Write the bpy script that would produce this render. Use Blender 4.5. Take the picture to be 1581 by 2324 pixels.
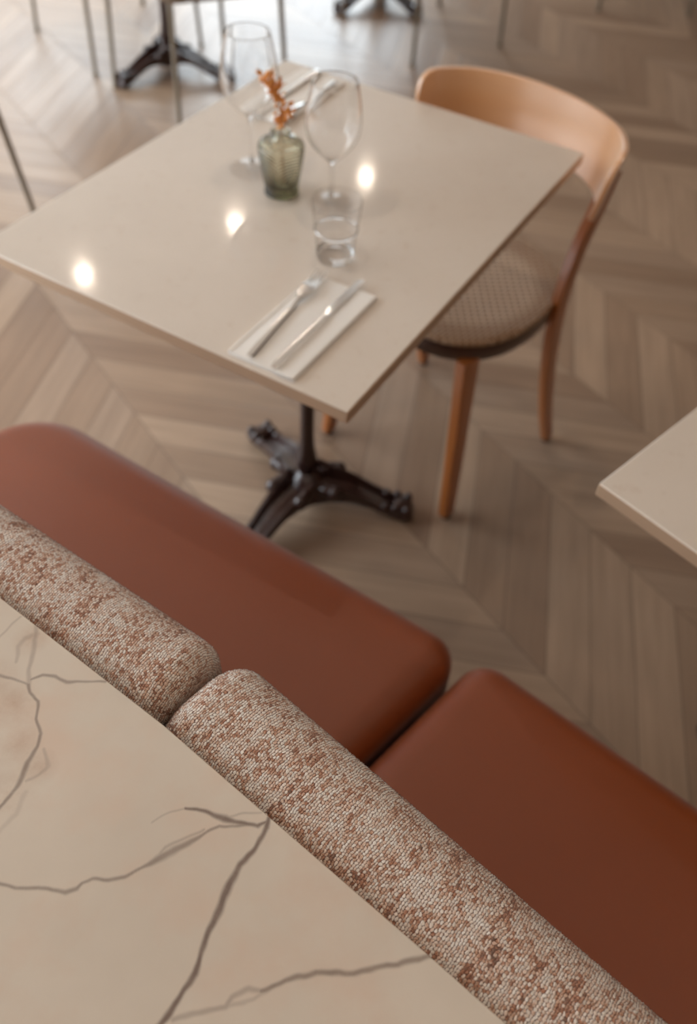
import bpy, math, random
import numpy as np
from mathutils import Vector, Matrix

# ------------------------------------------------------------------ reset
for o in list(bpy.data.objects):
    bpy.data.objects.remove(o)
S = bpy.context.scene
COL = S.collection
R = math.radians
rnd = random.Random(7)

# ------------------------------------------------------------------ camera
PITCH, ROLL, CAM_H = 0.8608, 0.0740, 1.5454
fw = Vector((0, math.cos(PITCH), -math.sin(PITCH)))
rt = Vector((1, 0, 0))
up = rt.cross(fw)
r2 = rt * math.cos(ROLL) + up * math.sin(ROLL)
u2 = -rt * math.sin(ROLL) + up * math.cos(ROLL)
cd = bpy.data.cameras.new('camera')
cd.sensor_fit = 'VERTICAL'
cd.sensor_height = 36.0
cd.sensor_width = 24.0
cd.lens = 1978.0 / 2324.0 * 36.0
cd.clip_start = 0.02
cd.dof.use_dof = True
cd.dof.focus_distance = 0.69
cd.dof.aperture_fstop = 3.8
cam = bpy.data.objects.new('camera', cd)
COL.objects.link(cam)
mw = Matrix((r2, u2, -fw)).transposed().to_4x4()
mw.translation = Vector((0, 0, CAM_H))
cam.matrix_world = mw
S.camera = cam

# ------------------------------------------------------------------ view, world, daylight
S.view_settings.view_transform = 'Standard'
S.view_settings.look = 'None'
S.view_settings.gamma = 1.0
S.view_settings.use_curve_mapping = False
S.view_settings.exposure = 0.58

ROOM = dict(x0=-3.5, x1=4.2, y0=-2.6, y1=6.8, h=2.9)
SKY = 15.0
w = bpy.data.worlds.new('sky')
S.world = w
w.use_nodes = True
w.node_tree.nodes['Background'].inputs[0].default_value = (0.90, 0.97, 1.0, 1)
w.node_tree.nodes['Background'].inputs[1].default_value = SKY
# overcast sky: dim street level, bright towards the zenith
_t = w.node_tree
_c = _t.nodes.new('ShaderNodeTexCoord'); _s = _t.nodes.new('ShaderNodeSeparateXYZ'); _r = _t.nodes.new('ShaderNodeValToRGB')
_t.links.new(_c.outputs['Generated'], _s.inputs[0]); _t.links.new(_s.outputs['Z'], _r.inputs[0])
_e = _r.color_ramp.elements
_e[0].position = 0.0; _e[0].color = (0.10, 0.105, 0.11, 1)
_e[1].position = 0.75; _e[1].color = (0.90, 0.97, 1.0, 1)
for _p, _v in ((0.25, 0.18), (0.40, 0.45), (0.55, 0.66)):
    _x = _e.new(_p); _x.color = (_v * 0.80, _v * 0.92, _v, 1)
_t.links.new(_r.outputs[0], _t.nodes['Background'].inputs[0])
# window openings: wall, from, to, sill, head
WIN = [('far', -3.2, -1.9, 1.25, 2.70), ('far', -1.6, 0.1, 0.08, 2.35),
       ('left', -1.5, -0.1, 0.08, 2.70), ('left', 0.3, 3.4, 0.08, 2.70)]


def portal(kind, a, b, z0, z1):
    l = bpy.data.lights.new('window_portal', 'AREA')
    l.shape = 'RECTANGLE'
    l.size = b - a
    l.size_y = z1 - z0
    l.cycles.is_portal = True
    o = bpy.data.objects.new('window_portal', l)
    COL.objects.link(o)
    if kind == 'far':
        o.location = ((a + b) / 2, ROOM['y1'] + 0.10, (z0 + z1) / 2)
        o.rotation_euler = (R(-90), 0, 0)
    else:
        o.location = (ROOM['x0'] - 0.10, (a + b) / 2, (z0 + z1) / 2)
        o.rotation_euler = (R(90), 0, R(-90))


for q in WIN:
    portal(*q)


# ------------------------------------------------------------------ node helpers
class N:
    def __init__(s, name):
        s.m = bpy.data.materials.new(name)
        s.m.use_nodes = True
        s.t = s.m.node_tree
        s.b = s.t.nodes['Principled BSDF']
        s.out = s.t.nodes['Material Output']

    def n(s, typ, **kw):
        x = s.t.nodes.new(typ)
        for k, v in kw.items():
            setattr(x, k, v)
        return x

    def put(s, sock, v):
        if isinstance(v, bpy.types.NodeSocket):
            s.t.links.new(v, sock)
        elif v is not None:
            if isinstance(v, (tuple, list)) and len(v) == 3 and sock.type == 'RGBA':
                v = (*v, 1)
            sock.default_value = v

    def math(s, op, a, b=None, c=None, clamp=False):
        x = s.n('ShaderNodeMath', operation=op, use_clamp=clamp)
        s.put(x.inputs[0], a)
        if b is not None: s.put(x.inputs[1], b)
        if c is not None: s.put(x.inputs[2], c)
        return x.outputs[0]

    def vm(s, op, a, b=None, sc=None):
        x = s.n('ShaderNodeVectorMath', operation=op)
        s.put(x.inputs[0], a)
        if b is not None: s.put(x.inputs[1], b)
        if sc is not None: s.put(x.inputs[3], sc)
        return x.outputs[1] if op in ('LENGTH', 'DOT_PRODUCT', 'DISTANCE') else x.outputs[0]

    def mix(s, f, a, b, kind='MIX'):
        x = s.n('ShaderNodeMix', data_type='RGBA', blend_type=kind)
        s.put(x.inputs[0], f); s.put(x.inputs[6], a); s.put(x.inputs[7], b)
        return x.outputs[2]

    def ramp(s, f, stops, interp='LINEAR'):
        x = s.n('ShaderNodeValToRGB')
        e = x.color_ramp
        e.interpolation = interp
        while len(e.elements) < len(stops):
            e.elements.new(0.5)
        for el, (p, c) in zip(e.elements, stops):
            el.position = p
            el.color = (*c, 1) if len(c) == 3 else c
        s.put(x.inputs[0], f)
        return x.outputs[0]

    def noise(s, vec, scale, detail=3, rough=0.5, out=0, dims='3D'):
        x = s.n('ShaderNodeTexNoise', noise_dimensions=dims)
        if vec is not None: s.put(x.inputs['Vector'], vec)
        x.inputs['Scale'].default_value = scale
        x.inputs['Detail'].default_value = detail
        x.inputs['Roughness'].default_value = rough
        return x.outputs[out]

    def coord(s, kind='Object'):
        return s.n('ShaderNodeTexCoord').outputs[kind]

    def sep(s, v):
        x = s.n('ShaderNodeSeparateXYZ'); s.put(x.inputs[0], v); return x.outputs

    def comb(s, a, b, c=0.0):
        x = s.n('ShaderNodeCombineXYZ')
        s.put(x.inputs[0], a); s.put(x.inputs[1], b); s.put(x.inputs[2], c)
        return x.outputs[0]

    def white(s, v):
        x = s.n('ShaderNodeTexWhiteNoise', noise_dimensions='3D'); s.put(x.inputs[0], v); return x.outputs[0]

    def bump(s, h, dist, strength=1.0):
        x = s.n('ShaderNodeBump')
        x.inputs['Strength'].default_value = strength
        x.inputs['Distance'].default_value = dist
        s.put(x.inputs['Height'], h)
        s.t.links.new(x.outputs[0], s.b.inputs['Normal'])

    def set(s, **kw):
        for k, v in kw.items():
            s.put(s.b.inputs[k.replace('_', ' ')], v)
        return s


def srgb(r, g, b):
    def f(c):
        c /= 255.0
        return c / 12.92 if c <= 0.04045 else ((c + 0.055) / 1.055) ** 2.4
    return (f(r), f(g), f(b))


def simple(name, col, rough=0.5, metal=0.0, var=0.06, scale=8.0, bump=0.0, bscale=200.0, spec=None):
    k = N(name)
    c = k.coord()
    n = k.noise(c, scale, 4)
    a = tuple(min(1, x * (1 + var)) for x in col)
    b = tuple(x * (1 - var) for x in col)
    k.set(Base_Color=k.mix(n, a, b), Roughness=rough, Metallic=metal)
    if spec is not None:
        k.set(Specular_IOR_Level=spec)
    if bump:
        k.bump(k.noise(c, bscale, 3), bump)
    return k.m


M = {}
M['wall'] = simple('warm_white_plaster', srgb(206, 200, 192), 0.85, bump=0.0006, bscale=90)
M['ceiling'] = simple('ceiling_paint', srgb(216, 211, 205), 0.9)
M['trim'] = simple('painted_trim', srgb(205, 196, 184), 0.5)
M['dark_wall'] = simple('taupe_plaster', srgb(112, 92, 76), 0.85, bump=0.0006, bscale=90)
M['black'] = simple('black_plastic', srgb(30, 24, 20), 0.5)


# --- oak chevron floor
def floor_mat():
    k = N('oak_chevron_parquet')
    P = k.coord()
    an = R(-52.0)
    U = k.vm('DOT_PRODUCT', P, (math.cos(an), math.sin(an), 0))
    W = k.math('SUBTRACT', k.vm('DOT_PRODUCT', P, (-math.sin(an), math.cos(an), 0)), 0.906)
    cw = 0.3595
    ci = k.math('FLOOR', k.math('DIVIDE', W, cw))
    par = k.math('MODULO', k.math('ADD', ci, 200.0), 2.0)          # 0: runs one way, 1: other
    sg = k.math('SUBTRACT', 1.0, k.math('MULTIPLY', par, 2.0))     # +1 / -1
    wl = k.math('SUBTRACT', W, k.math('MULTIPLY', ci, cw))
    # constant along plank
    wl2 = k.math('SUBTRACT', wl, cw / 2)
    kk = k.math('ADD', U, k.math('MULTIPLY', sg, wl2))
    pw = 0.092 * math.sqrt(2)
    t = k.math('DIVIDE', kk, pw)
    pi_ = k.math('FLOOR', t)
    fr = k.math('SUBTRACT', t, pi_)
    rn = k.white(k.comb(ci, pi_, 3.0))
    rn2 = k.white(k.comb(ci, pi_, 9.0))
    # along / across plank coordinates for grain
    al = k.math('SUBTRACT', U, k.math('MULTIPLY', sg, wl2))
    g = k.noise(k.comb(k.math('ADD', k.math('MULTIPLY', al, 2.2), k.math('MULTIPLY', rn, 31.0)),
                       k.math('MULTIPLY', kk, 38.0), k.math('MULTIPLY', rn2, 17.0)), 1.0, 5, 0.6)
    g2 = k.noise(k.comb(k.math('MULTIPLY', al, 1.3), k.math('MULTIPLY', kk, 9.0), k.math('MULTIPLY', rn, 23.0)), 1.0, 3)
    base = k.ramp(rn, [(0.0, srgb(144, 116, 95)), (0.35, srgb(164, 136, 113)), (0.7, srgb(178, 150, 126)), (1.0, srgb(154, 128, 108))])
    c = k.mix(k.math('MULTIPLY', k.math('SUBTRACT', g, 0.35, clamp=True), 0.9), base, srgb(98, 74, 56))
    c = k.mix(k.math('MULTIPLY', k.math('SUBTRACT', g2, 0.45, clamp=True), 0.9), c, srgb(160, 134, 112))
    # seams
    e = k.math('MINIMUM', fr, k.math('SUBTRACT', 1.0, fr))
    e = k.math('MULTIPLY', e, pw * 0.707)
    e2 = k.math('MINIMUM', wl, k.math('SUBTRACT', cw, wl))
    ed = k.math('MINIMUM', e, e2)
    seam = k.math('SUBTRACT', 1.0, k.math('DIVIDE', ed, 0.0022), clamp=True)
    c = k.mix(k.math('MULTIPLY', seam, 0.65), c, srgb(70, 50, 36))
    k.set(Base_Color=c, Roughness=k.math('ADD', 0.33, k.math('MULTIPLY', g, 0.10)), Specular_IOR_Level=0.55)
    h = k.math('SUBTRACT', k.math('MULTIPLY', g, 0.15), seam)
    k.bump(h, 0.0006)
    return k.m


M['floor'] = floor_mat()


# --- beige quartz table top
def quartz_mat():
    k = N('beige_stone_tabletop')
    P = k.coord()
    n = k.noise(P, 7, 5, 0.6)
    n2 = k.noise(P, 45, 4, 0.65)
    c = k.mix(n, srgb(222, 209, 196), srgb(210, 196, 182))
    c = k.mix(k.math('MULTIPLY', k.math('SUBTRACT', n2, 0.58, clamp=True), 1.3), c, srgb(186, 158, 134))
    k.set(Base_Color=c, Roughness=0.42, Specular_IOR_Level=0.4)
    k.b.inputs['Coat Weight'].default_value = 0.6
    k.b.inputs['Coat Roughness'].default_value = 0.085
    k.b.inputs['Coat IOR'].default_value = 1.45
    return k.m


M['quartz'] = quartz_mat()
M['quartz_edge'] = simple('tabletop_edge', srgb(196, 166, 138), 0.45)
M['iron'] = simple('dark_cast_iron', srgb(52, 28, 22), 0.30, 0.1, 0.15, 30, 0.0012, 60, spec=0.9)


def leather_mat():
    k = N('cognac_leather')
    P = k.coord()
    n = k.noise(P, 3.0, 3)
    v = k.n('ShaderNodeTexVoronoi', feature='DISTANCE_TO_EDGE')
    k.put(v.inputs['Vector'], P)
    v.inputs['Scale'].default_value = 420
    k.set(Base_Color=k.mix(n, srgb(136, 60, 7), srgb(122, 52, 4)),
          Roughness=0.45, Specular_IOR_Level=0.66, Sheen_Weight=0.2, Sheen_Roughness=0.35)
    k.bump(k.math('MINIMUM', v.outputs[0], 0.15), 0.0007)
    return k.m


M['leather'] = leather_mat()


# --- chunky tweed weave, UV in metres (u along the cushion, v around it)
def tweed_mat():
    k = N('chunky_tweed_weave')
    k.m.displacement_method = 'BOTH'
    uv = k.coord('UV')
    wn = k.noise(k.vm('SCALE', uv, sc=1.0), 150, 2, 0.6, out=1)
    wn = k.vm('SCALE', k.vm('SUBTRACT', wn, (0.5, 0.5, 0.5)), sc=0.0034)
    wn2 = k.noise(uv, 26, 2, 0.5, out=1)
    wn2 = k.vm('SCALE', k.vm('SUBTRACT', wn2, (0.5, 0.5, 0.5)), sc=0.006)
    p = k.vm('ADD', k.vm('ADD', uv, wn), wn2)
    x, y, _ = k.sep(p)
    PU, PV = 0.0023, 0.0030
    tu = k.math('DIVIDE', x, PU)
    iu = k.math('FLOOR', tu)
    fu = k.math('SUBTRACT', tu, iu)
    off = k.math('MULTIPLY', k.math('MODULO', k.math('ADD', iu, 1000.0), 2.0), 0.5)
    rr = k.white(k.comb(iu, 5.0, 1.0))
    tv = k.math('ADD', k.math('ADD', k.math('DIVIDE', y, PV), off), k.math('MULTIPLY', rr, 0.3))
    iv = k.math('FLOOR', tv)
    fv = k.math('SUBTRACT', tv, iv)
    a = k.math('SUBTRACT', k.math('MULTIPLY', fu, 2.0), 1.0)
    b = k.math('SUBTRACT', k.math('MULTIPLY', fv, 2.0), 1.0)
    a2 = k.math('MULTIPLY', a, a)
    b2 = k.math('MULTIPLY', b, b)
    # rounded loops of yarn
    h = k.math('SUBTRACT', 1.0, k.math('ADD', k.math('MULTIPLY', a2, 0.80), k.math('MULTIPLY', k.math('MULTIPLY', b2, k.math('ABSOLUTE', b)), 0.62)), clamp=True)
    h = k.math('SQRT', h)
    rn = k.white(k.comb(iu, iv, 2.0))
    rn2 = k.white(k.comb(iu, iv, 7.0))
    h = k.math('MULTIPLY', h, k.math('ADD', 0.72, k.math('MULTIPLY', rn2, 0.34)))
    fib = k.noise(k.vm('MULTIPLY', p, (1.0, 0.6, 1.0)), 2300, 3, 0.7)
    fib2 = k.noise(p, 700, 2, 0.6)
    lo = k.noise(k.vm('MULTIPLY', uv, (1.0, 0.6, 1.0)), 40, 5, 0.7)
    f = k.math('ADD', k.math('MULTIPLY', rn, 0.58), k.math('MULTIPLY', k.math('SUBTRACT', lo, 0.46), 1.4))
    f = k.math('ADD', f, k.math('MULTIPLY', k.math('SUBTRACT', fib2, 0.5), 0.75))
    f = k.math('ADD', f, k.math('MULTIPLY', k.math('SUBTRACT', rr, 0.5), 0.14))
    c = k.ramp(f, [(0.0, srgb(250, 240, 230)), (0.26, srgb(242, 224, 210)), (0.44, srgb(228, 194, 172)),
                   (0.55, srgb(204, 160, 134)), (0.66, srgb(180, 120, 92)), (0.78, srgb(140, 106, 90)), (1.0, srgb(112, 90, 78))])
    c = k.mix(k.math('MULTIPLY', k.math('SUBTRACT', fib, 0.45, clamp=True), 0.9), c, srgb(236, 220, 204))
    gap = k.math('SUBTRACT', 1.0, k.math('DIVIDE', h, 0.62), clamp=True)
    c = k.mix(k.math('MULTIPLY', gap, 1.8, clamp=True), c, srgb(112, 58, 36))
    k.set(Base_Color=c, Roughness=0.95, Specular_IOR_Level=0.15, Sheen_Weight=0.15)
    hh = k.math('ADD', h, k.math('MULTIPLY', fib, 0.3))
    d = k.n('ShaderNodeDisplacement')
    d.inputs['Midlevel'].default_value = 0.6
    d.inputs['Scale'].default_value = 0.0016
    k.put(d.inputs['Height'], hh)
    k.t.links.new(d.outputs[0], k.out.inputs['Displacement'])
    return k.m


M['tweed'] = tweed_mat()


# --- veined marble; vein points are on the slab in metres
def unp(px, py, z):
    d = fw + r2 * ((px - 790.5) / 1978.0) - u2 * ((py - 1162.0) / 1978.0)
    t = (z - CAM_H) / d.z
    return Vector((d.x * t, d.y * t))


LEDGE_Z = 0.90
VEINS = [  # (strength, [(px, py, width px)...])
    (1.0, [(610, 1856, 6), (604, 1880, 8), (576, 1924, 9), (545, 1964, 11), (522, 2013, 15), (494, 2070, 15), (476, 2110, 12),
           (456, 2163, 10), (443, 2208, 10), (412, 2256, 9), (385, 2296, 10), (355, 2332, 11)]),
    (0.95, [(421, 1834, 5), (447, 1835, 7), (478, 1845, 9), (509, 1857, 16), (531, 1867, 9), (560, 1875, 7), (584, 1878, 6), (604, 1866, 3)]),
    (0.35, [(512, 1856, 5), (540, 1848, 3), (593, 1845, 2)]),
    (0.35, [(421, 1834, 3), (390, 1845, 2), (345, 1869, 1.5)]),
    (0.7, [(575, 1877, 4), (531, 1878, 4), (496, 1876, 4), (460, 1893, 4), (429, 1913, 11), (394, 1931, 15), (354, 1950, 13),
           (319, 1969, 4), (283, 1986, 6), (248, 1993, 6), (213, 1993, 5), (190, 2002, 5), (177, 2015, 8), (151, 2024, 8),
           (124, 2022, 6), (89, 2014, 6), (35, 2016, 6), (-10, 2001, 6)]),
    (0.4, [(460, 1884, 3), (425, 1900, 4), (375, 1922, 5), (345, 1955, 4)]),
    (0.75, [(66, 1552, 6), (71, 1570, 5), (86, 1592, 6), (82, 1632, 5), (93, 1668, 6), (84, 1694, 6), (62, 1730, 8),
            (51, 1761, 10), (35, 1792, 8), (13, 1823, 6), (-12, 1846, 5)]),
    (0.7, [(70, 1540, 4), (97, 1533, 6), (128, 1537, 6), (155, 1547, 6), (186, 1546, 4), (239, 1545, 4)]),
    (0.6, [(-10, 1530, 5), (27, 1539, 5), (49, 1546, 4), (66, 1552, 4)]),
    (0.4, [(82, 1420, 8), (80, 1460, 10), (73, 1486, 8), (66, 1517, 8), (66, 1552, 8)]),
    (0.3, [(82, 1440, 12), (58, 1450, 12), (44, 1470, 9), (40, 1500, 6)]),
    (0.3, [(46, 1400, 4), (0, 1448, 4), (-15, 1458, 3)]),
    (0.75, [(985, 2170, 7), (938, 2180, 9), (907, 2192, 9), (880, 2193, 8), (800, 2207, 8), (720, 2208, 8), (688, 2219, 8),
            (646, 2230, 7), (593, 2248, 7)]),
    (0.45, [(593, 2248, 7), (562, 2243, 9), (522, 2261, 9), (509, 2283, 8), (456, 2292, 8), (425, 2301, 7), (390, 2312, 7)]),
    (0.3, [(610, 2245, 5), (575, 2266, 5), (549, 2275, 7), (509, 2283, 6)]),
    (0.3, [(100, 1700, 5), (108, 1735, 9), (90, 1752, 5), (60, 1770, 4)]),
    (0.18, [(60, 1800, 10), (40, 1850, 9), (-10, 1895, 8)]),
]


def wob(x, y, f, seed):
    """smooth pseudo noise in -1..1 used to make vein edges wander"""
    r = random.Random(seed)
    v = 0
    for o_ in range(7):
        a = r.uniform(0, 6.28); q = f * (1 + 0.35 * o_)
        v = v + np.sin((x * math.cos(a) + y * math.sin(a)) * q + r.uniform(0, 6.28)) / (1 + 0.45 * o_)
    return v / 2.6


def vein_field(x, y):
    X = x + 0.0016 * wob(x, y, 90, 1) + 0.0006 * wob(x, y, 260, 2)
    Y = y + 0.0016 * wob(x, y, 90, 3) + 0.0006 * wob(x, y, 260, 4)
    vein = np.zeros_like(x)
    for st, pts in VEINS:
        q = [(unp(a, b, LEDGE_Z), wd * 0.365e-3 * 0.5) for a, b, wd in pts]
        for (a, wa), (b, wb) in zip(q[:-1], q[1:]):
            dx, dy = b.x - a.x, b.y - a.y
            t = np.clip(((X - a.x) * dx + (Y - a.y) * dy) / max(dx * dx + dy * dy, 1e-12), 0, 1)
            d = np.hypot(X - a.x - dx * t, Y - a.y - dy * t)
            wd = wa + (wb - wa) * t + 0.0005
            vein = np.maximum(vein, st * np.clip(1.35 - d / wd, 0, 1))
    cloud = np.zeros_like(x)
    for px, py, rad in ((30, 1600, 60), (40, 1690, 45), (80, 1740, 38), (70, 1450, 36), (20, 1800, 50), (-30, 1560, 70)):
        c0 = unp(px, py, LEDGE_Z)
        cloud = np.maximum(cloud, np.clip(1 - np.hypot(X - c0.x, Y - c0.y) / (rad * 0.365e-3 * 1.3), 0, 1))
    return vein, cloud


def marble_mat():
    k = N('cream_veined_marble')
    P0 = k.coord()
    acc = k.n('ShaderNodeAttribute', attribute_name='vein').outputs['Fac']
    n1 = k.noise(P0, 4.5, 4, 0.6)
    n2 = k.noise(P0, 16, 4, 0.6)
    br = k.noise(P0, 70, 4, 0.7)
    base = k.mix(k.math('MULTIPLY', k.math('SUBTRACT', n1, 0.3, clamp=True), 2.0, clamp=True), srgb(222, 208, 192), srgb(204, 190, 174))
    base = k.mix(k.math('MULTIPLY', k.math('SUBTRACT', n2, 0.46, clamp=True), 1.8, clamp=True), base, srgb(214, 184, 162))
    # tan clouding beside the left vein
    cl = k.n('ShaderNodeAttribute', attribute_name='cloud').outputs['Fac']
    cl = k.math('MULTIPLY', cl, k.math('MULTIPLY', k.math('SUBTRACT', k.noise(P0, 38, 5, 0.7), 0.3, clamp=True), 3.0), clamp=True)
    base = k.mix(k.math('MULTIPLY', cl, 0.42), base, srgb(170, 128, 96))
    vv = k.math('MULTIPLY', acc, k.math('ADD', 0.72, k.math('MULTIPLY', br, 0.5)), clamp=True)
    vc = k.mix(n2, srgb(128, 104, 92), srgb(104, 90, 84))
    base = k.mix(k.math('MULTIPLY', vv, 0.92), base, vc)
    k.set(Base_Color=base, Roughness=0.36, Specular_IOR_Level=0.4)
    return k.m


M['marble'] = marble_mat()
M['marble_body'] = simple('counter_body_paint', srgb(150, 128, 106), 0.6)


def wood_mat(name, c1, c2, rough=0.32, ax=(30, 30, 2), coat=1.65):
    k = N(name)
    P = k.coord()
    g = k.noise(k.vm('MULTIPLY', P, ax), 1.0, 4, 0.6)
    k.set(Base_Color=k.mix(g, c1, c2), Roughness=rough, Specular_IOR_Level=0.6)
    k.b.inputs['Coat Weight'].default_value = 1.0
    k.b.inputs['Coat IOR'].default_value = coat
    k.b.inputs['Coat Roughness'].default_value = 0.32
    return k.m


M['beech'] = wood_mat('honey_stained_beech', srgb(172, 98, 38), srgb(156, 86, 32))
M['beech_ply'] = wood_mat('honey_beech_plywood', srgb(228, 168, 112), srgb(216, 154, 100), 0.36, (3, 3, 60), 2.1)
for _i, _v in (('Sheen Weight', 0.5), ('Sheen Roughness', 0.5)):
    M['beech_ply'].node_tree.nodes['Principled BSDF'].inputs[_i].default_value = _v
M['rim_wood'] = wood_mat('dark_wood_with_rim_shade', srgb(70, 38, 20), srgb(54, 28, 16), 0.4)  # seat rim's shade put into the colour; the plinth shares this dark wood


def cane_mat():
    k = N('woven_cane')
    P = k.coord()
    x, y, z = k.sep(P)

    def line(v, pitch, sharp):
        q = k.math('SINE', k.math('MULTIPLY', v, math.pi / pitch))
        return k.math('POWER', k.math('ABSOLUTE', q), sharp)
    dg = k.math('MAXIMUM', line(k.math('ADD', x, y), 0.021, 5.0), line(k.math('SUBTRACT', x, y), 0.021, 5.0))
    fine = k.math('MULTIPLY', line(x, 0.0085, 1.3), line(y, 0.0085, 1.3))
    rr = k.vm('LENGTH', k.comb(x, k.math('SUBTRACT', y, 0.205), 0.0))
    rim = k.math('DIVIDE', k.math('SUBTRACT', rr, 0.145), 0.03, clamp=True)
    dg = k.math('MULTIPLY', dg, k.math('SUBTRACT', 1.0, k.math('MULTIPLY', rim, 0.7)))
    n = k.noise(P, 30, 3)
    c = k.mix(fine, srgb(128, 88, 56), k.mix(n, srgb(206, 170, 132), srgb(184, 144, 106)))
    c = k.mix(k.math('MULTIPLY', dg, 0.85), c, srgb(238, 216, 190))
    k.set(Base_Color=c, Roughness=0.38, Specular_IOR_Level=0.7)
    k.bump(k.math('MAXIMUM', dg, fine), 0.0016)
    return k.m


M['cane'] = cane_mat()
M['steel'] = simple('polished_stainless_steel', (0.93, 0.92, 0.90), 0.20, 1.0, 0.02)
M['napkin'] = simple('white_cotton_napkin', srgb(240, 234, 228), 0.8, var=0.02, bump=0.0006, bscale=700)
M['taupe_metal'] = simple('taupe_painted_metal', srgb(132, 120, 104), 0.4, 0.1)
M['seat_shell'] = simple('taupe_seat_shell', srgb(120, 100, 82), 0.5)
M['flower'] = simple('dried_orange_flower', srgb(232, 158, 86), 0.8, var=0.25, scale=90)
M['stem'] = simple('dried_stem', srgb(178, 122, 72), 0.8)


def glass_mat(name, col, rough=0.0, dens=None, relief=False):
    k = N(name)
    k.set(Base_Color=col, Roughness=rough, IOR=1.45, Transmission_Weight=1.0)
    if relief:
        P = k.coord()
        x, y, z = k.sep(P)
        th = k.math('ARCTAN2', y, x)
        # arched relief pattern pressed round the body
        u = k.math('SUBTRACT', k.math('FRACT', k.math('ADD', k.math('MULTIPLY', th, 4 / (2 * math.pi)), 0.1)), 0.5)
        r_ = k.vm('LENGTH', k.comb(k.math('MULTIPLY', u, 0.055), k.math('SUBTRACT', z, 0.03), 0.0))
        k.bump(k.math('SINE', k.math('MULTIPLY', r_, 1100.0)), 0.0004)
    if dens:
        v = k.n('ShaderNodeVolumeAbsorption')
        v.inputs['Color'].default_value = (*dens[0], 1)
        v.inputs['Density'].default_value = dens[1]
        k.t.links.new(v.outputs[0], k.out.inputs['Volume'])
    return k.m


def thin_glass_mat(name, tint, edge):
    """thin-walled glass: see-through with a view-dependent surface gloss"""
    k = N(name)
    k.t.nodes.remove(k.b)
    lw = k.n('ShaderNodeLayerWeight'); lw.inputs['Blend'].default_value = 0.5
    fc = lw.outputs['Facing']
    rim = k.math('POWER', fc, 5.0)
    tr = k.n('ShaderNodeBsdfTransparent'); k.put(tr.inputs['Color'], k.mix(k.math('POWER', fc, 8.0), tint, edge))
    gl = k.n('ShaderNodeBsdfGlossy'); gl.inputs['Roughness'].default_value = 0.02
    m2 = k.n('ShaderNodeMixShader')
    k.put(m2.inputs[0], k.math('ADD', 0.045, k.math('MULTIPLY', rim, 0.6)))
    k.t.links.new(tr.outputs[0], m2.inputs[1]); k.t.links.new(gl.outputs[0], m2.inputs[2])
    k.t.links.new(m2.outputs[0], k.out.inputs['Surface'])
    return k.m


M['glass'] = glass_mat('clear_glass', (1, 1, 1))
M['thin_glass'] = thin_glass_mat('clear_thin_glass', (0.985, 0.982, 0.98), (0.78, 0.74, 0.70))
M['green_glass'] = glass_mat('smoky_green_glass', (0.98, 0.96, 0.86), 0.04, (srgb(172, 166, 118), 48.0), True)
M['brass'] = simple('brushed_white_metal', srgb(220, 214, 204), 0.4)


def emit(name, col, st):
    k = N(name)
    k.set(Base_Color=(0.8, 0.8, 0.8), Emission_Color=col, Emission_Strength=st)
    return k.m


M['bulb'] = emit('warm_downlight_lens', (1.0, 0.86, 0.70), 260.0)


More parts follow.
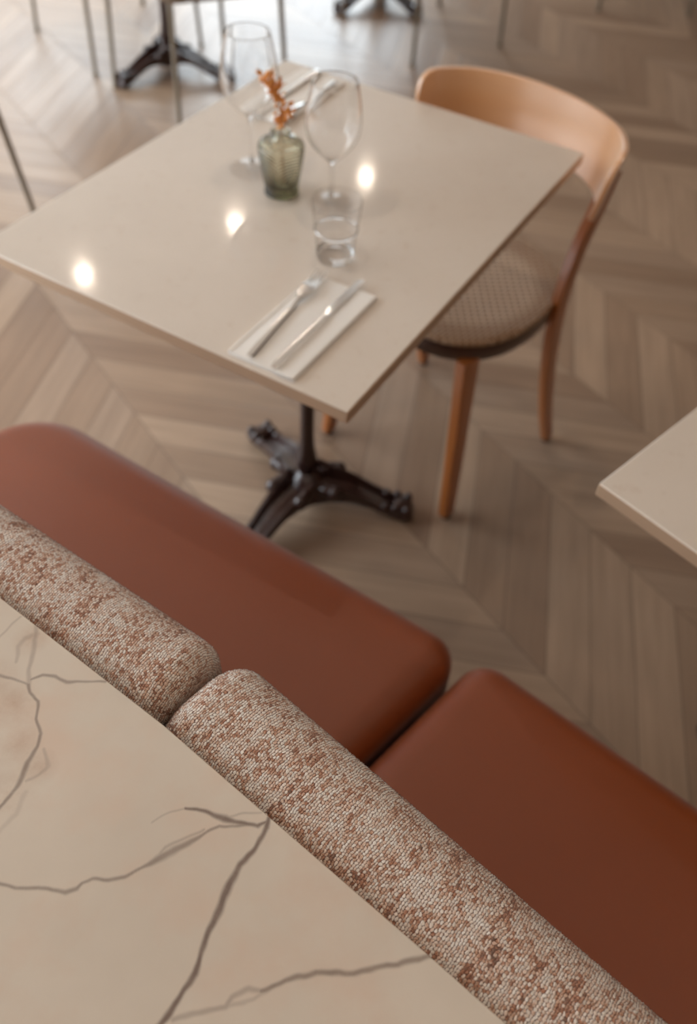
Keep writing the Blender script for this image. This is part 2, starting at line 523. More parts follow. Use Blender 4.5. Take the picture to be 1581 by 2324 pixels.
# ------------------------------------------------------------------ mesh helpers
class MB:
    """collects geometry for ONE mesh object"""
    def __init__(s):
        s.v = []; s.f = []; s.mi = []

    def add(s, vs, fs, mi=0):
        o = len(s.v)
        s.v += [tuple(v) for v in vs]
        s.f += [tuple(i + o for i in f) for f in fs]
        s.mi += [mi] * len(fs)
        return s

    def box(s, c, d, rot=None):
        hx, hy, hz = d[0] / 2, d[1] / 2, d[2] / 2
        vs = [Vector((x, y, z)) for z in (-hz, hz) for y in (-hy, hy) for x in (-hx, hx)]
        if rot is not None: vs = [rot @ v for v in vs]
        vs = [v + Vector(c) for v in vs]
        return s.add(vs, [(0, 2, 3, 1), (4, 5, 7, 6), (0, 1, 5, 4), (2, 6, 7, 3), (0, 4, 6, 2), (1, 3, 7, 5)])

    def rings(s, rings, cap0=True, cap1=True, closed=True, mi=0):
        n = len(rings[0])
        vs = [p for r in rings for p in r]
        fs = []
        for i in range(len(rings) - 1):
            for j in range(n if closed else n - 1):
                a = i * n + j; b = i * n + (j + 1) % n
                fs.append((a, b, b + n, a + n))
        if cap0: fs.append(tuple(reversed(range(n))))
        if cap1: fs.append(tuple(range((len(rings) - 1) * n, len(rings) * n)))
        return s.add(vs, fs, mi)

    def lathe(s, prof, n=48, c=(0, 0, 0), cap0=True, cap1=True):
        rs = []
        for r, z in prof:
            rs.append([Vector((c[0] + r * math.cos(2 * math.pi * j / n), c[1] + r * math.sin(2 * math.pi * j / n), c[2] + z)) for j in range(n)])
        return s.rings(rs, cap0, cap1)

    def sweep(s, path, prof, side=None):
        """path: points; prof(i,t)-> list of (a,b) offsets along side/normal"""
        P = [Vector(p) for p in path]
        rs = []
        for i, p in enumerate(P):
            t = (P[min(i + 1, len(P) - 1)] - P[max(i - 1, 0)]).normalized()
            sd = Vector(side) if side is not None else (Vector((0, 0, 1)) if abs(t.z) < 0.9 else Vector((1, 0, 0)))
            sd = (sd - t * sd.dot(t)).normalized()
            nn = t.cross(sd)
            rs.append([p + sd * a + nn * b for a, b in prof(i, i / max(1, len(P) - 1))])
        return s.rings(rs)

    def tube(s, path, rad, n=14):
        def pf(i, t):
            r = rad(t) if callable(rad) else rad
            return [(r * math.cos(2 * math.pi * j / n), r * math.sin(2 * math.pi * j / n)) for j in range(n)]
        return s.sweep(path, pf)

    def ball(s, c, r, n=16, m=10, sc=(1, 1, 1)):
        rs = []
        for i in range(1, m):
            a = math.pi * i / m
            rs.append([Vector((c[0] + sc[0] * r * math.sin(a) * math.cos(2 * math.pi * j / n),
                               c[1] + sc[1] * r * math.sin(a) * math.sin(2 * math.pi * j / n),
                               c[2] - sc[2] * r * math.cos(a))) for j in range(n)])
        return s.rings(rs)

    def build(s, name, mat, parent=None, smooth=True, bevel=0.0, seg=2, subsurf=0, loc=None, rotz=0.0):
        me = bpy.data.meshes.new(name)
        me.from_pydata(s.v, [], s.f)
        me.update()
        mats = mat if isinstance(mat, (list, tuple)) else [mat]
        for m_ in mats: me.materials.append(m_)
        if len(mats) > 1:
            for p, i in zip(me.polygons, s.mi): p.material_index = i
        if smooth:
            me.polygons.foreach_set('use_smooth', [True] * len(me.polygons))
            try: me.set_sharp_from_angle(angle=R(38))
            except Exception: pass
        o = bpy.data.objects.new(name, me)
        COL.objects.link(o)
        if parent is not None: o.parent = parent
        if loc is not None: o.location = loc
        if rotz: o.rotation_euler = (0, 0, rotz)
        if bevel:
            b = o.modifiers.new('bevel', 'BEVEL'); b.width = bevel; b.segments = seg; b.limit_method = 'ANGLE'; b.angle_limit = R(35)
        if subsurf:
            b = o.modifiers.new('sub', 'SUBSURF'); b.levels = subsurf; b.render_levels = subsurf
        return o


def tag(o, label, cat, group=None, kind=None):
    o['label'] = label; o['category'] = cat
    if group: o['group'] = group
    if kind: o['kind'] = kind
    return o


def empty(name, loc, rz, label, cat, group=None):
    o = bpy.data.objects.new(name, None)
    COL.objects.link(o)
    o.empty_display_size = 0.05
    o.location = loc; o.rotation_euler = (0, 0, rz)
    return tag(o, label, cat, group)


def struct(o):
    o['kind'] = 'structure'
    return o


def children(o):
    return [c for c in bpy.data.objects if c.parent == o]


def copy_tree(o, parent=None):
    c = o.copy()
    COL.objects.link(c)
    if parent is not None: c.parent = parent
    for ch in children(o):
        copy_tree(ch, c)
    return c


def bez(pts, n):
    """Catmull-Rom through pts"""
    P = [Vector(p) for p in pts]
    Q = [P[0] * 2 - P[1]] + P + [P[-1] * 2 - P[-2]]
    out = []
    for i in range(len(P) - 1):
        a, b, c, d = Q[i:i + 4]
        for k in range(n):
            t = k / n
            out.append(0.5 * ((2 * b) + (c - a) * t + (2 * a - 5 * b + 4 * c - d) * t * t + (3 * b - a - 3 * c + d) * t ** 3))
    out.append(P[-1])
    return out


def round_poly(pts, rads, n=10):
    """pts CCW 2D, a corner radius each -> dense outline"""
    out = []
    m = len(pts)
    for i in range(m):
        p = Vector(pts[i]); a = Vector(pts[i - 1]) - p; b = Vector(pts[(i + 1) % m]) - p
        r = rads[i] if isinstance(rads, (list, tuple)) else rads
        a.normalize(); b.normalize()
        ang = a.angle(b)
        d = r / math.tan(ang / 2)
        c = p + (a + b).normalized() * (r / math.sin(ang / 2))
        s0 = p + a * d - c; s1 = p + b * d - c
        a0 = math.atan2(s0.y, s0.x); a1 = math.atan2(s1.y, s1.x)
        da = (a1 - a0 + math.pi) % (2 * math.pi) - math.pi
        for k in range(n + 1):
            t = a0 + da * k / n
            out.append(c + Vector((math.cos(t), math.sin(t))) * r)
    return out


def offset(poly, d):
    n = len(poly); out = []
    for i in range(n):
        a = (poly[i] - poly[i - 1]); b = (poly[(i + 1) % n] - poly[i])
        if a.length < 1e-9: a = b
        if b.length < 1e-9: b = a
        na = Vector((-a.y, a.x)).normalized(); nb = Vector((-b.y, b.x)).normalized()
        nn = (na + nb).normalized()
        out.append(poly[i] + nn * (d / max(0.4, nn.dot(na))))
    return out


def subdiv_poly(poly, step=0.03):
    out = []
    for i, p in enumerate(poly):
        q = poly[(i + 1) % len(poly)]
        k = max(1, int((q - p).length / step))
        for j in range(k): out.append(p.lerp(q, j / k))
    return out


def pad_mesh(poly, z0, z1, r, crown=0.004, n=10):
    """upholstered pad: rounded top edge, slightly crowned"""
    mb = MB()
    rs = []
    rb = min(r * 0.5, 0.02)
    for k in range(5):
        a = math.pi / 2 * k / 4
        rs.append([Vector((p.x, p.y, z0 + rb * (1 - math.sin(a)) if False else z0 + rb * (1 - math.cos(a)))) for p in offset(poly, rb * (1 - math.sin(a)))])
    for k in range(n + 1):
        a = math.pi / 2 * k / n
        rs.append([Vector((p.x, p.y, z1 - crown - r + r * math.sin(a))) for p in offset(poly, r * (1 - math.cos(a)))])
    top = offset(poly, r)
    cen = sum(top, Vector((0, 0))) / len(top)
    for t in (0.06, 0.14, 0.28, 0.5, 0.75):
        rs.append([Vector((q.x, q.y, z1 - crown + crown * math.sin(min(1, t * 1.6) * math.pi / 2))) for q in (p.lerp(cen, t) for p in top)])
    mb.rings(rs)
    return mb


# ================================================================== THE ROOM
x0, x1, y0, y1, H = (ROOM[k] for k in ('x0', 'x1', 'y0', 'y1', 'h'))
TH = 0.2
struct(MB().box(((x0 + x1) / 2, (y0 + y1) / 2, -0.05), (x1 - x0 + 2 * TH, y1 - y0 + 2 * TH, 0.1)).build('floor', M['floor'], smooth=False))
struct(MB().box(((x0 + x1) / 2, (y0 + y1) / 2, H + 0.05), (x1 - x0 + 2 * TH, y1 - y0 + 2 * TH, 0.1)).build('ceiling', M['ceiling'], smooth=False))


def wall(name, kind, wins):
    mb = MB()
    a0, a1 = (x0, x1) if kind in ('far', 'near') else (y0, y1)

    def piece(a, b, z0, z1):
        if b - a < 1e-4 or z1 - z0 < 1e-4: return
        if kind == 'far': mb.box(((a + b) / 2, y1 + TH / 2, (z0 + z1) / 2), (b - a, TH, z1 - z0))
        if kind == 'near': mb.box(((a + b) / 2, y0 - TH / 2, (z0 + z1) / 2), (b - a, TH, z1 - z0))
        if kind == 'left': mb.box((x0 - TH / 2, (a + b) / 2, (z0 + z1) / 2), (TH, b - a, z1 - z0))
        if kind == 'right': mb.box((x1 + TH / 2, (a + b) / 2, (z0 + z1) / 2), (TH, b - a, z1 - z0))
    cur = a0
    for a, b, s, h in wins:
        piece(cur, a, 0, H); piece(a, b, 0, s); piece(a, b, h, H); cur = b
    piece(cur, a1, 0, H)
    return struct(mb.build(name, M['dark_wall'] if kind in ('near', 'right') else M['wall'], smooth=False))


wall('wall_far', 'far', [q[1:] for q in WIN if q[0] == 'far'])
wall('wall_left', 'left', [q[1:] for q in WIN if q[0] == 'left'])
wall('wall_right', 'right', [])
wall('wall_near', 'near', [])
for i, (kind, a, b, s, h) in enumerate(WIN):
    mb = MB(); fwid = 0.05

    def bar(a_, b_, z0_, z1_):
        if kind == 'far': mb.box(((a_ + b_) / 2, y1 + 0.05, (z0_ + z1_) / 2), (b_ - a_, 0.06, z1_ - z0_))
        else: mb.box((x0 - 0.05, (a_ + b_) / 2, (z0_ + z1_) / 2), (0.06, b_ - a_, z1_ - z0_))
    bar(a, b, s, s + fwid); bar(a, b, h - fwid, h); bar(a, a + fwid, s, h); bar(b - fwid, b, s, h)
    bar((a + b) / 2 - 0.02, (a + b) / 2 + 0.02, s, h)
    struct(mb.build('window_%d' % (i + 1), M['trim'], smooth=False))
for nm, c, d in (('baseboard_right', (x1 - 0.01, (y0 + y1) / 2, 0.05), (0.02, y1 - y0, 0.1)),
                 ('baseboard_left', (x0 + 0.01, (y0 + y1) / 2, 0.05), (0.02, y1 - y0, 0.1))):
    struct(MB().box(c, d).build(nm, M['trim'], smooth=False))


# ceiling downlights (some seen as sparkles mirrored in the table, the rest added as unseen fill)
def downlight(x, y, label):
    t = empty('ceiling_downlight', (x, y, H), 0, label, 'ceiling light', 'ceiling downlights')
    MB().lathe([(0.052, 0.0), (0.052, -0.012), (0.036, -0.014), (0.036, -0.004), (0.034, -0.002)], 40, cap0=False).build('trim_ring', M['brass'], t)
    MB().lathe([(0.033, -0.004), (0.033, -0.006), (0.0005, -0.008)], 32).build('lens', M['bulb'], t)
    return t


downlight(-0.05, 5.46, 'ceiling downlight mirrored as the bright spot right of the wine glass stem')
downlight(-0.82, 4.78, 'ceiling downlight mirrored as the bright spot left of the water tumbler')
downlight(-1.59, 4.14, 'ceiling downlight mirrored as the bright spot near the left table edge')
for x, y in ((-2.36, 3.46), (0.0, 1.85), (3.0, 4.4), (-0.8, 1.2), (2.2, 0.6), (1.4, -0.1), (0.6, -0.8), (-0.3, -1.5)):  # extra lamps, out of view, added for warm fill
    downlight(x, y, 'warm round ceiling downlight added out of view as fill light, mirrored in none of the tabletops')

# ================================================================== BANQUETTE
# module 1 (left) and module 2 (right) meet at a joint; the run bends slightly there
A1, A2 = R(-30.6), R(-36.5)


def dirv(a): return Vector((math.cos(a), math.sin(a)))


d1, d2 = dirv(A1), dirv(A2)
n1_, n2_ = dirv(A1 + math.pi / 2), dirv(A2 + math.pi / 2)
jd = dirv(R(49.5))
F = Vector((0.205, 0.700))                # front meeting point of the two seats at z .46
SEAT_Z = 0.46
GAP = 0.006
DEPTH = 0.49


def hitx(p, d, q, e):
    """intersection of p+td and q+se"""
    den = d.x * e.y - d.y * e.x
    t = ((q - p).x * e.y - (q - p).y * e.x) / den
    return p + d * t


jn = Vector((-jd.y, jd.x))                # to the left of the joint
# seat 1
f1 = Vector((-0.02, 0.8305))              # point on its front edge
p_fr = hitx(f1, d1, F + jn * GAP, jd)
p_fl = f1 - d1 * 0.665
bk1 = f1 - n1_ * DEPTH
p_br = hitx(bk1, d1, F + jn * GAP, jd)
p_bl = p_fl - n1_ * DEPTH
poly = subdiv_poly(round_poly([p_bl, p_br, p_fr, p_fl], [0.05, 0.05, 0.05, 0.13], 12))
s1 = pad_mesh(poly, 0.33, SEAT_Z, 0.048).build('banquette_seat_cushion', M['leather'])
tag(s1, 'cognac leather bench seat cushion with a rounded end, in front of the square table', 'cushion')
# seat 2
f2 = Vector((0.387, 0.569))
q_fl = hitx(f2, d2, F - jn * GAP, jd)
q_fr = f2 + d2 * 0.95
bk2 = f2 - n2_ * DEPTH
q_bl = hitx(bk2, d2, F - jn * GAP, jd)
q_br = bk2 + d2 * 0.95
poly = subdiv_poly(round_poly([q_bl, q_br, q_fr, q_fl], [0.05, 0.05, 0.05, 0.05], 12))
s2 = pad_mesh(poly, 0.33, SEAT_Z, 0.048).build('banquette_seat_cushion', M['leather'])
tag(s2, 'cognac leather bench seat cushion at the right, nearer the cut-off table', 'cushion')
# plinth below the seats
ins = 0.09
bp = [p_bl + d1 * ins - n1_ * -0.02, p_fl + d1 * ins - n1_ * ins, hitx(f1 - n1_ * ins, d1, f2 - n2_ * ins, d2), q_fr - n2_ * ins, q_br + n2_ * 0.02,
      hitx(bk1 + n1_ * 0.02, d1, bk2 + n2_ * 0.02, d2)]
mb = MB()
mb.rings([[Vector((p.x, p.y, z)) for p in reversed(bp)] for z in (0.0, 0.328)])
mb.build('plinth', M['rim_wood'], empty('banquette', (0, 0, 0), 0, 'dark wooden bench frame under the leather seat cushions', 'bench'), smooth=False, bevel=0.004)


# back cushions in tweed
def back_cushion(org, d, nrm, u_a, u_b, dense, label, thick):
    """org: 2D point on the back plane; runs along d from u_a to u_b; nrm points to the seats"""
    T, ZT, ZB, RC, RE = thick, BACK_TOP, 0.47, BACK_RC, 0.024

    def profile(dl):
        t0, t1 = dl, T - dl; zt = ZT - dl; zb = ZB + dl
        r = max(RC - dl, 0.004); rb = max(0.03 - dl, 0.004)
        pts = []; vs = []

        def arc(cx, cz, a0, a1, rr, n, R0):
            for k in range(n + 1):
                a = a0 + (a1 - a0) * k / n
                pts.append((cx + rr * math.cos(a), cz + rr * math.sin(a)))
        # start low at the back, go up over the top to the front and down
        pts.append((t0, zb + rb)); nb = 14
        for k in range(1, nb): pts.append((t0, zb + rb + (zt - r - 0.05 - zb - rb) * k / nb))
        for k in range(0, 50): pts.append((t0, zt - r - 0.05 + 0.05 * k / 50))
        arc(t0 + r, zt - r, math.pi, math.pi / 2, r, int(RC * 1.6 / 0.0009), 0)
        m = 8
        for k in range(1, m): pts.append((t0 + r + (t1 - t0 - 2 * r) * k / m, zt))
        arc(t1 - r, zt - r, math.pi / 2, 0, r, int(RC * 1.6 / 0.0009), 0)
        for k in range(1, 31): pts.append((t1, zt - r - 0.03 * k / 30))
        for k in range(1, nb): pts.append((t1, zt - r - 0.03 + (zb + rb - zt + r + 0.03) * k / nb))
        arc(t1 - rb, zb + rb, 0, -math.pi / 2, rb, 6, 0)
        arc(t0 + rb, zb + rb, -math.pi / 2, -math.pi, rb, 6, 0)
        return pts[:-1]
    us = []
    L = u_b - u_a
    for k in range(0, 33): a = math.pi / 2 * k / 32; us.append((u_a + RE * (1 - math.cos(a)), RE * (1 - math.sin(a))))
    u = u_a + RE
    while u < u_b - RE:
        u += 0.0009 if dense[0] < u < dense[1] else 0.02
        if u < u_b - RE - 0.001: us.append((u, 0.0))
    for k in range(32, -1, -1): a = math.pi / 2 * k / 32; us.append((u_b - RE * (1 - math.cos(a)), RE * (1 - math.sin(a))))
    base = profile(0.0)
    vlen = [0.0]
    for a, b in zip(base[:-1], base[1:]): vlen.append(vlen[-1] + math.hypot(b[0] - a[0], b[1] - a[1]))
    mb = MB(); rs = []; uvu = []
    acc = us[0][0] - 0.05; prev = None
    for (uu, dl) in us:
        if prev is not None: acc += math.hypot(uu - prev[0], dl - prev[1])
        prev = (uu, dl)
        uvu.append(acc)
        o2 = org + d * uu
        rs.append([Vector((o2.x + nrm.x * a, o2.y + nrm.y * a, z)) for a, z in profile(dl)])
    mb.rings(rs)
    o = mb.build('backrest_cushion', M['tweed'])
    me = o.data
    uvl = me.uv_layers.new(name='UVMap')
    n = len(base)
    import array
    loops_v = array.array('i', [0]) * len(me.loops)
    me.loops.foreach_get('vertex_index', loops_v)
    buf = array.array('f', [0.0]) * (2 * len(me.loops))
    for p in me.polygons:
        ls = p.loop_start; lt = p.loop_total
        idx = [loops_v[ls + q] for q in range(lt)]
        js = [i % n for i in idx]
        wrap = lt == 4 and (max(js) - min(js)) > n // 2
        for q in range(lt):
            i = idx[q]
            vv = vlen[js[q]]
            if wrap and js[q] < n // 2: vv = vlen[-1] + 0.002
            if lt > 4:
                co = me.vertices[i].co
                buf[2 * (ls + q)] = co.z; buf[2 * (ls + q) + 1] = co.x
            else:
                buf[2 * (ls + q)] = uvu[i // n]; buf[2 * (ls + q) + 1] = vv
    uvl.data.foreach_set('uv', buf)
    tag(o, label, 'cushion')
    return o


BACK_TOP, BACK_RC = 0.893, 0.050
E1, E2 = R(-31.4), R(-38.4)
e1, e2 = dirv(E1), dirv(E2)
m1, m2 = dirv(E1 + math.pi / 2), dirv(E2 + math.pi / 2)
K = Vector((-0.170, 0.325))               # back corner where both cushions meet, behind the marble edge
c1 = back_cushion(K - e1 * 0.004, e1, m1, -0.80, 0.022, (-0.36, 0.1), 'pink and cream tweed back cushion at the left, ending at the gap between cushions', 0.111)
c2 = back_cushion(K + e2 * 0.004, e2, m2, 0.014, 0.98, (-0.1, 0.50), 'pink and cream tweed back cushion at the right, running along the marble edge', 0.118)

# ================================================================== MARBLE COUNTER
mp = [Vector(p) for p in ((-0.90, 0.822), (-0.30, 0.426), (-0.135, 0.317), (-0.042, 0.249), (0.076, 0.163), (0.128, 0.124), (0.75, -0.345))]
back = [p - Vector((0.36, 0.50)) for p in mp]
t = empty('marble_counter', (0, 0, 0), 0, 'cream marble counter top with brown veins behind the bench, nearest the camera', 'counter')
cum = [0.0]
for a, b in zip(mp[:-1], mp[1:]): cum.append(cum[-1] + (b - a).length)
ss = [cum[-1] * k / 12 for k in range(13) if cum[-1] * k / 12 < 0.65] + [0.66 + 0.0008 * k for k in range(int(0.64 / 0.0008))]
ss += [1.32 + (cum[-1] - 1.32) * k / 8 for k in range(9)]
ss = sorted(set(ss) | set(cum))
dd = [0.0008 * k for k in range(410)] + [0.33 + 0.286 * k / 6 for k in range(1, 7)]
bv = Vector((0.36, 0.50)).normalized()
rs = []
for t_ in ss:
    i = max(k for k in range(len(cum) - 1) if cum[k] <= t_ + 1e-9)
    p = mp[i] + (mp[i + 1] - mp[i]) * ((t_ - cum[i]) / (cum[i + 1] - cum[i]))
    e = p - bv * dd[-1]
    row = [Vector((p.x, p.y, LEDGE_Z - 0.012)), Vector((p.x, p.y, LEDGE_Z - 0.0008)), Vector((p.x - bv.x * 0.0008, p.y - bv.y * 0.0008, LEDGE_Z))]
    row += [Vector((p.x - bv.x * d, p.y - bv.y * d, LEDGE_Z)) for d in dd[1:]]
    row += [Vector((e.x, e.y, LEDGE_Z - 0.012))]
    rs.append(row)
mb = MB().rings(rs)
slab = mb.build('counter_top', M['marble'], t)
co = np.array(mb.v)
ve, cl_ = vein_field(co[:, 0], co[:, 1])
for nm, arr in (('vein', ve), ('cloud', cl_)):
    at_ = slab.data.attributes.new(nm, 'FLOAT', 'POINT')
    at_.data.foreach_set('value', arr.astype(np.float32))
mb = MB()
f_ = [p - Vector((0.05, 0.068)) for p in mp]; b_ = [p + Vector((0.03, 0.04)) for p in back]
mb.rings([[Vector((p.x, p.y, z)) for p in reversed(f_ + list(reversed(b_)))] for z in (0.0, LEDGE_Z - 0.0122)])
mb.build('counter_body', M['marble_body'], t, smooth=False)


# ================================================================== BISTRO TABLES
def table_leg(ang):
    ca, sa = math.cos(ang), math.sin(ang)

    def P(r, s, z): return Vector((r * ca - s * sa, r * sa + s * ca, z))
    mb = MB()
    ctr = bez([(0.022, 0.068), (0.06, 0.070), (0.11, 0.066), (0.16, 0.046), (0.205, 0.026), (0.236, 0.020)], 6)
    n = len(ctr)
    rings = []
    for i, c in enumerate(ctr):
        t = i / (n - 1)
        hw = 0.043 - 0.015 * min(1, t / 0.6) + 0.003 * max(0, t - 0.75) / 0.25
        hh = 0.017 + 0.024 * max(0, 1 - t / 0.45) ** 1.3 - 0.004 * t
        prof = [(-hw, -hh * 0.7), (-hw * 1.08, 0.2 * hh), (-hw * 0.95, hh), (-hw * 0.72, hh), (-hw * 0.5, hh * 0.2), (0, hh * 0.35), (hw * 0.5, hh * 0.2),
                (hw * 0.72, hh), (hw * 0.95, hh), (hw * 1.08, 0.2 * hh), (hw, -hh * 0.7), (0, -hh)]
        rings.append([P(c[0], s, c[1] + z) for s, z in prof])
    mb.rings(rings)
    # scroll shoulders beside the hub
    for sg in (-1, 1):
        mb.ball(P(0.070, sg * 0.040, 0.084), 0.0165, 14, 10, (1, 1, 1.1))
        mb.tube(bez([P(0.030, sg * 0.028, 0.080), P(0.050, sg * 0.037, 0.090), P(0.070, sg * 0.041, 0.086)], 4), 0.012, 10)
    # paw
    rs = []
    for t, hw, zt in ((0, 0.024, 0.042), (0.2, 0.030, 0.048), (0.5, 0.034, 0.048), (0.8, 0.033, 0.041), (1.0, 0.024, 0.022)):
        r = 0.205 + 0.048 * t
        rs.append([P(r, hw * math.cos(a), (zt + 0.002) / 2 + (zt - 0.002) / 2 * math.sin(a)) for a in [2 * math.pi * k / 14 for k in range(14)]])
    mb.rings(rs)
    for s in (-0.022, 0.022):
        for r_ in (0.186, 0.211, 0.236):
            mb.ball(P(r_, s, 0.040 - 0.10 * max(0, r_ - 0.205)), 0.0115, 12, 8, (1, 1, 1.3))
    return mb


COLUMN = [(0.0, 0.035), (0.046, 0.036), (0.056, 0.048), (0.054, 0.062), (0.040, 0.080), (0.029, 0.096), (0.0175, 0.106), (0.0165, 0.116), (0.021, 0.128), (0.0235, 0.142),
          (0.022, 0.158), (0.018, 0.178), (0.0155, 0.205), (0.015, 0.24), (0.015, 0.56), (0.018, 0.60), (0.024, 0.63), (0.024, 0.65), (0.017, 0.67),
          (0.017, 0.70), (0.05, 0.712), (0.05, 0.7277)]


def bistro_table(corner, ang, w_, d_, hub, legs, label, hub_local=False):
    """top spans w_ along ang and d_ along ang+90 from corner"""
    c = Vector(corner) + dirv(ang) * w_ / 2 + dirv(ang + math.pi / 2) * d_ / 2
    t = empty('bistro_table', (c.x, c.y, 0), 0, label, 'table', 'square stone-topped bistro tables')
    mb = MB().box((0, 0, 0.739), (w_, d_, 0.022), Matrix.Rotation(ang, 3, 'Z'))
    for i, f in enumerate(mb.f):
        mb.mi[i] = 0 if i < 2 else 1
    mb.build('tabletop', [M['quartz'], M['quartz_edge']], t, bevel=0.0025, seg=3)
    h = Vector((hub[0] - c.x, hub[1] - c.y, 0))
    MB().lathe(COLUMN, 40).build('column', M['iron'], t, loc=h)
    MB().box((0, 0, 0), (0.34, 0.05, 0.012), Matrix.Rotation(ang, 3, 'Z')).box((0, 0, 0), (0.05, 0.34, 0.012), Matrix.Rotation(ang, 3, 'Z')).build(
        'top_bracket', M['iron'], t, loc=h + Vector((0, 0, 0.7215)))
    for a in legs:
        table_leg(a).build('leg', M['iron'], t, loc=h, bevel=0.0)
    return t


TA = 1.0834
bistro_table((-0.0105, 0.8577), TA, 0.8738, 0.6845, (-0.102, 1.352), [R(-5), R(124), R(236)],
             'square beige stone-topped bistro table on a dark iron pedestal, laid with glasses')
# the right-hand table: corner towards the bench
TB = 0.791
cB = Vector((0.3123, 0.7621)) - dirv(TB + math.pi / 2) * 0.6845
hB = cB + dirv(TB) * 0.437 + dirv(TB + math.pi / 2) * 0.342
bistro_table(cB, TB, 0.8738, 0.6845, (hB.x + 0.10, hB.y + 0.02), [R(70), R(190), R(-50)], 'bare beige stone table top with one corner reaching in at the right edge')
# two tables in the background
bistro_table((-1.20, 3.25), 0, 0.70, 0.70, (-0.85, 3.60), [R(-131), R(-14), R(105)], 'distant iron pedestal table at the upper left, behind the wine glass')
bistro_table((-0.40, 4.16), 0, 0.70, 0.70, (-0.05, 4.50), [R(-133), R(-35), R(85)], 'distant iron pedestal table cut off at the top centre of the photo')


# ================================================================== CANE CHAIR
def cane_chair():
    t = empty('cane_chair', (0.0765, 1.4576, 0), -0.7085, 'bentwood chair with a woven cane seat and curved plywood back at the square table', 'chair')
    # seat outline, local: x across, y towards the back
    def outline(k, cy=0.205, dx=0.0):
        pts = []
        for j in range(72):
            a = 2 * math.pi * j / 72
            ca, sa = math.cos(a), math.sin(a)
            e = 2 / 2.55
            x = math.copysign(abs(ca) ** e, ca) * (0.196 + k)
            y = math.copysign(abs(sa) ** e, sa) * (0.212 + k)
            x *= 1 - 0.10 * (y / 0.212 if y > 0 else 0)
            pts.append(Vector((x, cy + y)))
        return pts
    ZS = 0.462
    mb = MB(); rs = []
    for z, k in ((ZS - 0.050, -0.010), (ZS - 0.046, -0.003), (ZS - 0.036, 0.0), (ZS - 0.018, 0.0), (ZS - 0.010, -0.002), (ZS - 0.010, -0.03)):
        rs.append([Vector((p.x, p.y, z)) for p in outline(k)])
    mb.rings(rs)
    fr = mb.build('seat_frame', M['rim_wood'], t)
    mb = MB(); rs = []
    for z, k in ((ZS - 0.012, -0.004), (ZS - 0.006, 0.001), (ZS - 0.001, 0.0), (ZS + 0.003, -0.005), (ZS + 0.003, -0.02), (ZS + 0.001, -0.045), (ZS - 0.002, -0.09), (ZS - 0.003, -0.15)):
        rs.append([Vector((p.x, p.y, z)) for p in outline(k)])
    mb.rings(rs)
    mb.build('cane_seat', M['cane'], t)

    def rect(a, b, r=0.16):
        pts = []
        for k in range(16):
            q = 2 * math.pi * k / 16
            c, s = math.cos(q), math.sin(q)
            pts.append((math.copysign(abs(c) ** r, c) * a / 2, math.copysign(abs(s) ** r, s) * b / 2))
        return pts
    for sg in (-1, 1):
        # front leg
        path = bez([(sg * 0.150, 0.042, 0.425), (sg * 0.164, 0.030, 0.30), (sg * 0.180, 0.017, 0.15), (sg * 0.193, 0.006, 0.012)], 6)
        lg = MB().sweep(path, lambda i, t_: rect(0.052 - 0.018 * t_, 0.026 - 0.004 * t_), side=(0, 1, 0)).build('leg', M['beech'], t)
        MB().lathe([(0.010, 0.0), (0.010, 0.0125)], 16, c=(sg * 0.193, 0.006, 0.0)).build('foot_glide', M['black'], lg)
        # rear leg running up to the backrest
        path = bez([(sg * 0.176, 0.398, 0.715), (sg * 0.180, 0.362, 0.65), (sg * 0.183, 0.318, 0.56), (sg * 0.188, 0.296, 0.45), (sg * 0.192, 0.312, 0.30), (sg * 0.199, 0.35, 0.14), (sg * 0.206, 0.392, 0.012)], 5)
        lg = MB().sweep(path, lambda i, t_: rect(0.034 + 0.010 * math.sin(math.pi * t_) - 0.008 * t_, 0.021), side=(0, 1, 0)).build('leg', M['beech'], t)
        MB().lathe([(0.010, 0.0), (0.010, 0.0125)], 16, c=(sg * 0.206, 0.392, 0.0)).build('foot_glide', M['black'], lg)
    # curved plywood backrest
    plan = bez([(-0.232, 0.268), (-0.214, 0.322), (-0.165, 0.376), (-0.085, 0.410), (0, 0.420), (0.085, 0.410), (0.165, 0.376), (0.214, 0.322), (0.232, 0.268)], 8)
    plan = [Vector((p[0], p[1])) for p in [(q.x, q.y) for q in plan]]
    n = len(plan)
    L = [0.0]
    for a, b in zip(plan[:-1], plan[1:]): L.append(L[-1] + (b - a).length)
    rs = []; nz = 12; TW = 0.011
    for i, p in enumerate(plan):
        a = plan[max(0, i - 1)]; b = plan[min(n - 1, i + 1)]
        tg = (b - a).normalized(); nn = Vector((-tg.y, tg.x))  # outward (back)
        s = L[i] / L[-1]
        e = min(L[i], L[-1] - L[i])
        top = 0.800; bot = 0.682 - 0.012 * abs(2 * s - 1) ** 2.2
        cr = 0.045; cb = 0.010
        if e < cr: top -= cr - math.sqrt(max(0, cr * cr - (cr - e) ** 2))
        if e < cb: bot += cb - math.sqrt(max(0, cb * cb - (cb - e) ** 2))
        ring = []
        for k in range(nz + 1):
            z = bot + (top - bot) * k / nz
            rec = 0.16 * (z - 0.80)
            q = p + nn * rec
            ring.append(Vector((q.x, q.y, z)))
        for k in range(nz, -1, -1):
            z = bot + (top - bot) * k / nz
            rec = 0.16 * (z - 0.80)
            q = p + nn * (rec + TW)
            ring.append(Vector((q.x, q.y, z)))
        rs.append(ring)
    MB().rings(rs).build('backrest', M['beech_ply'], t, bevel=0.002, seg=2)
    return t


cane_chair()


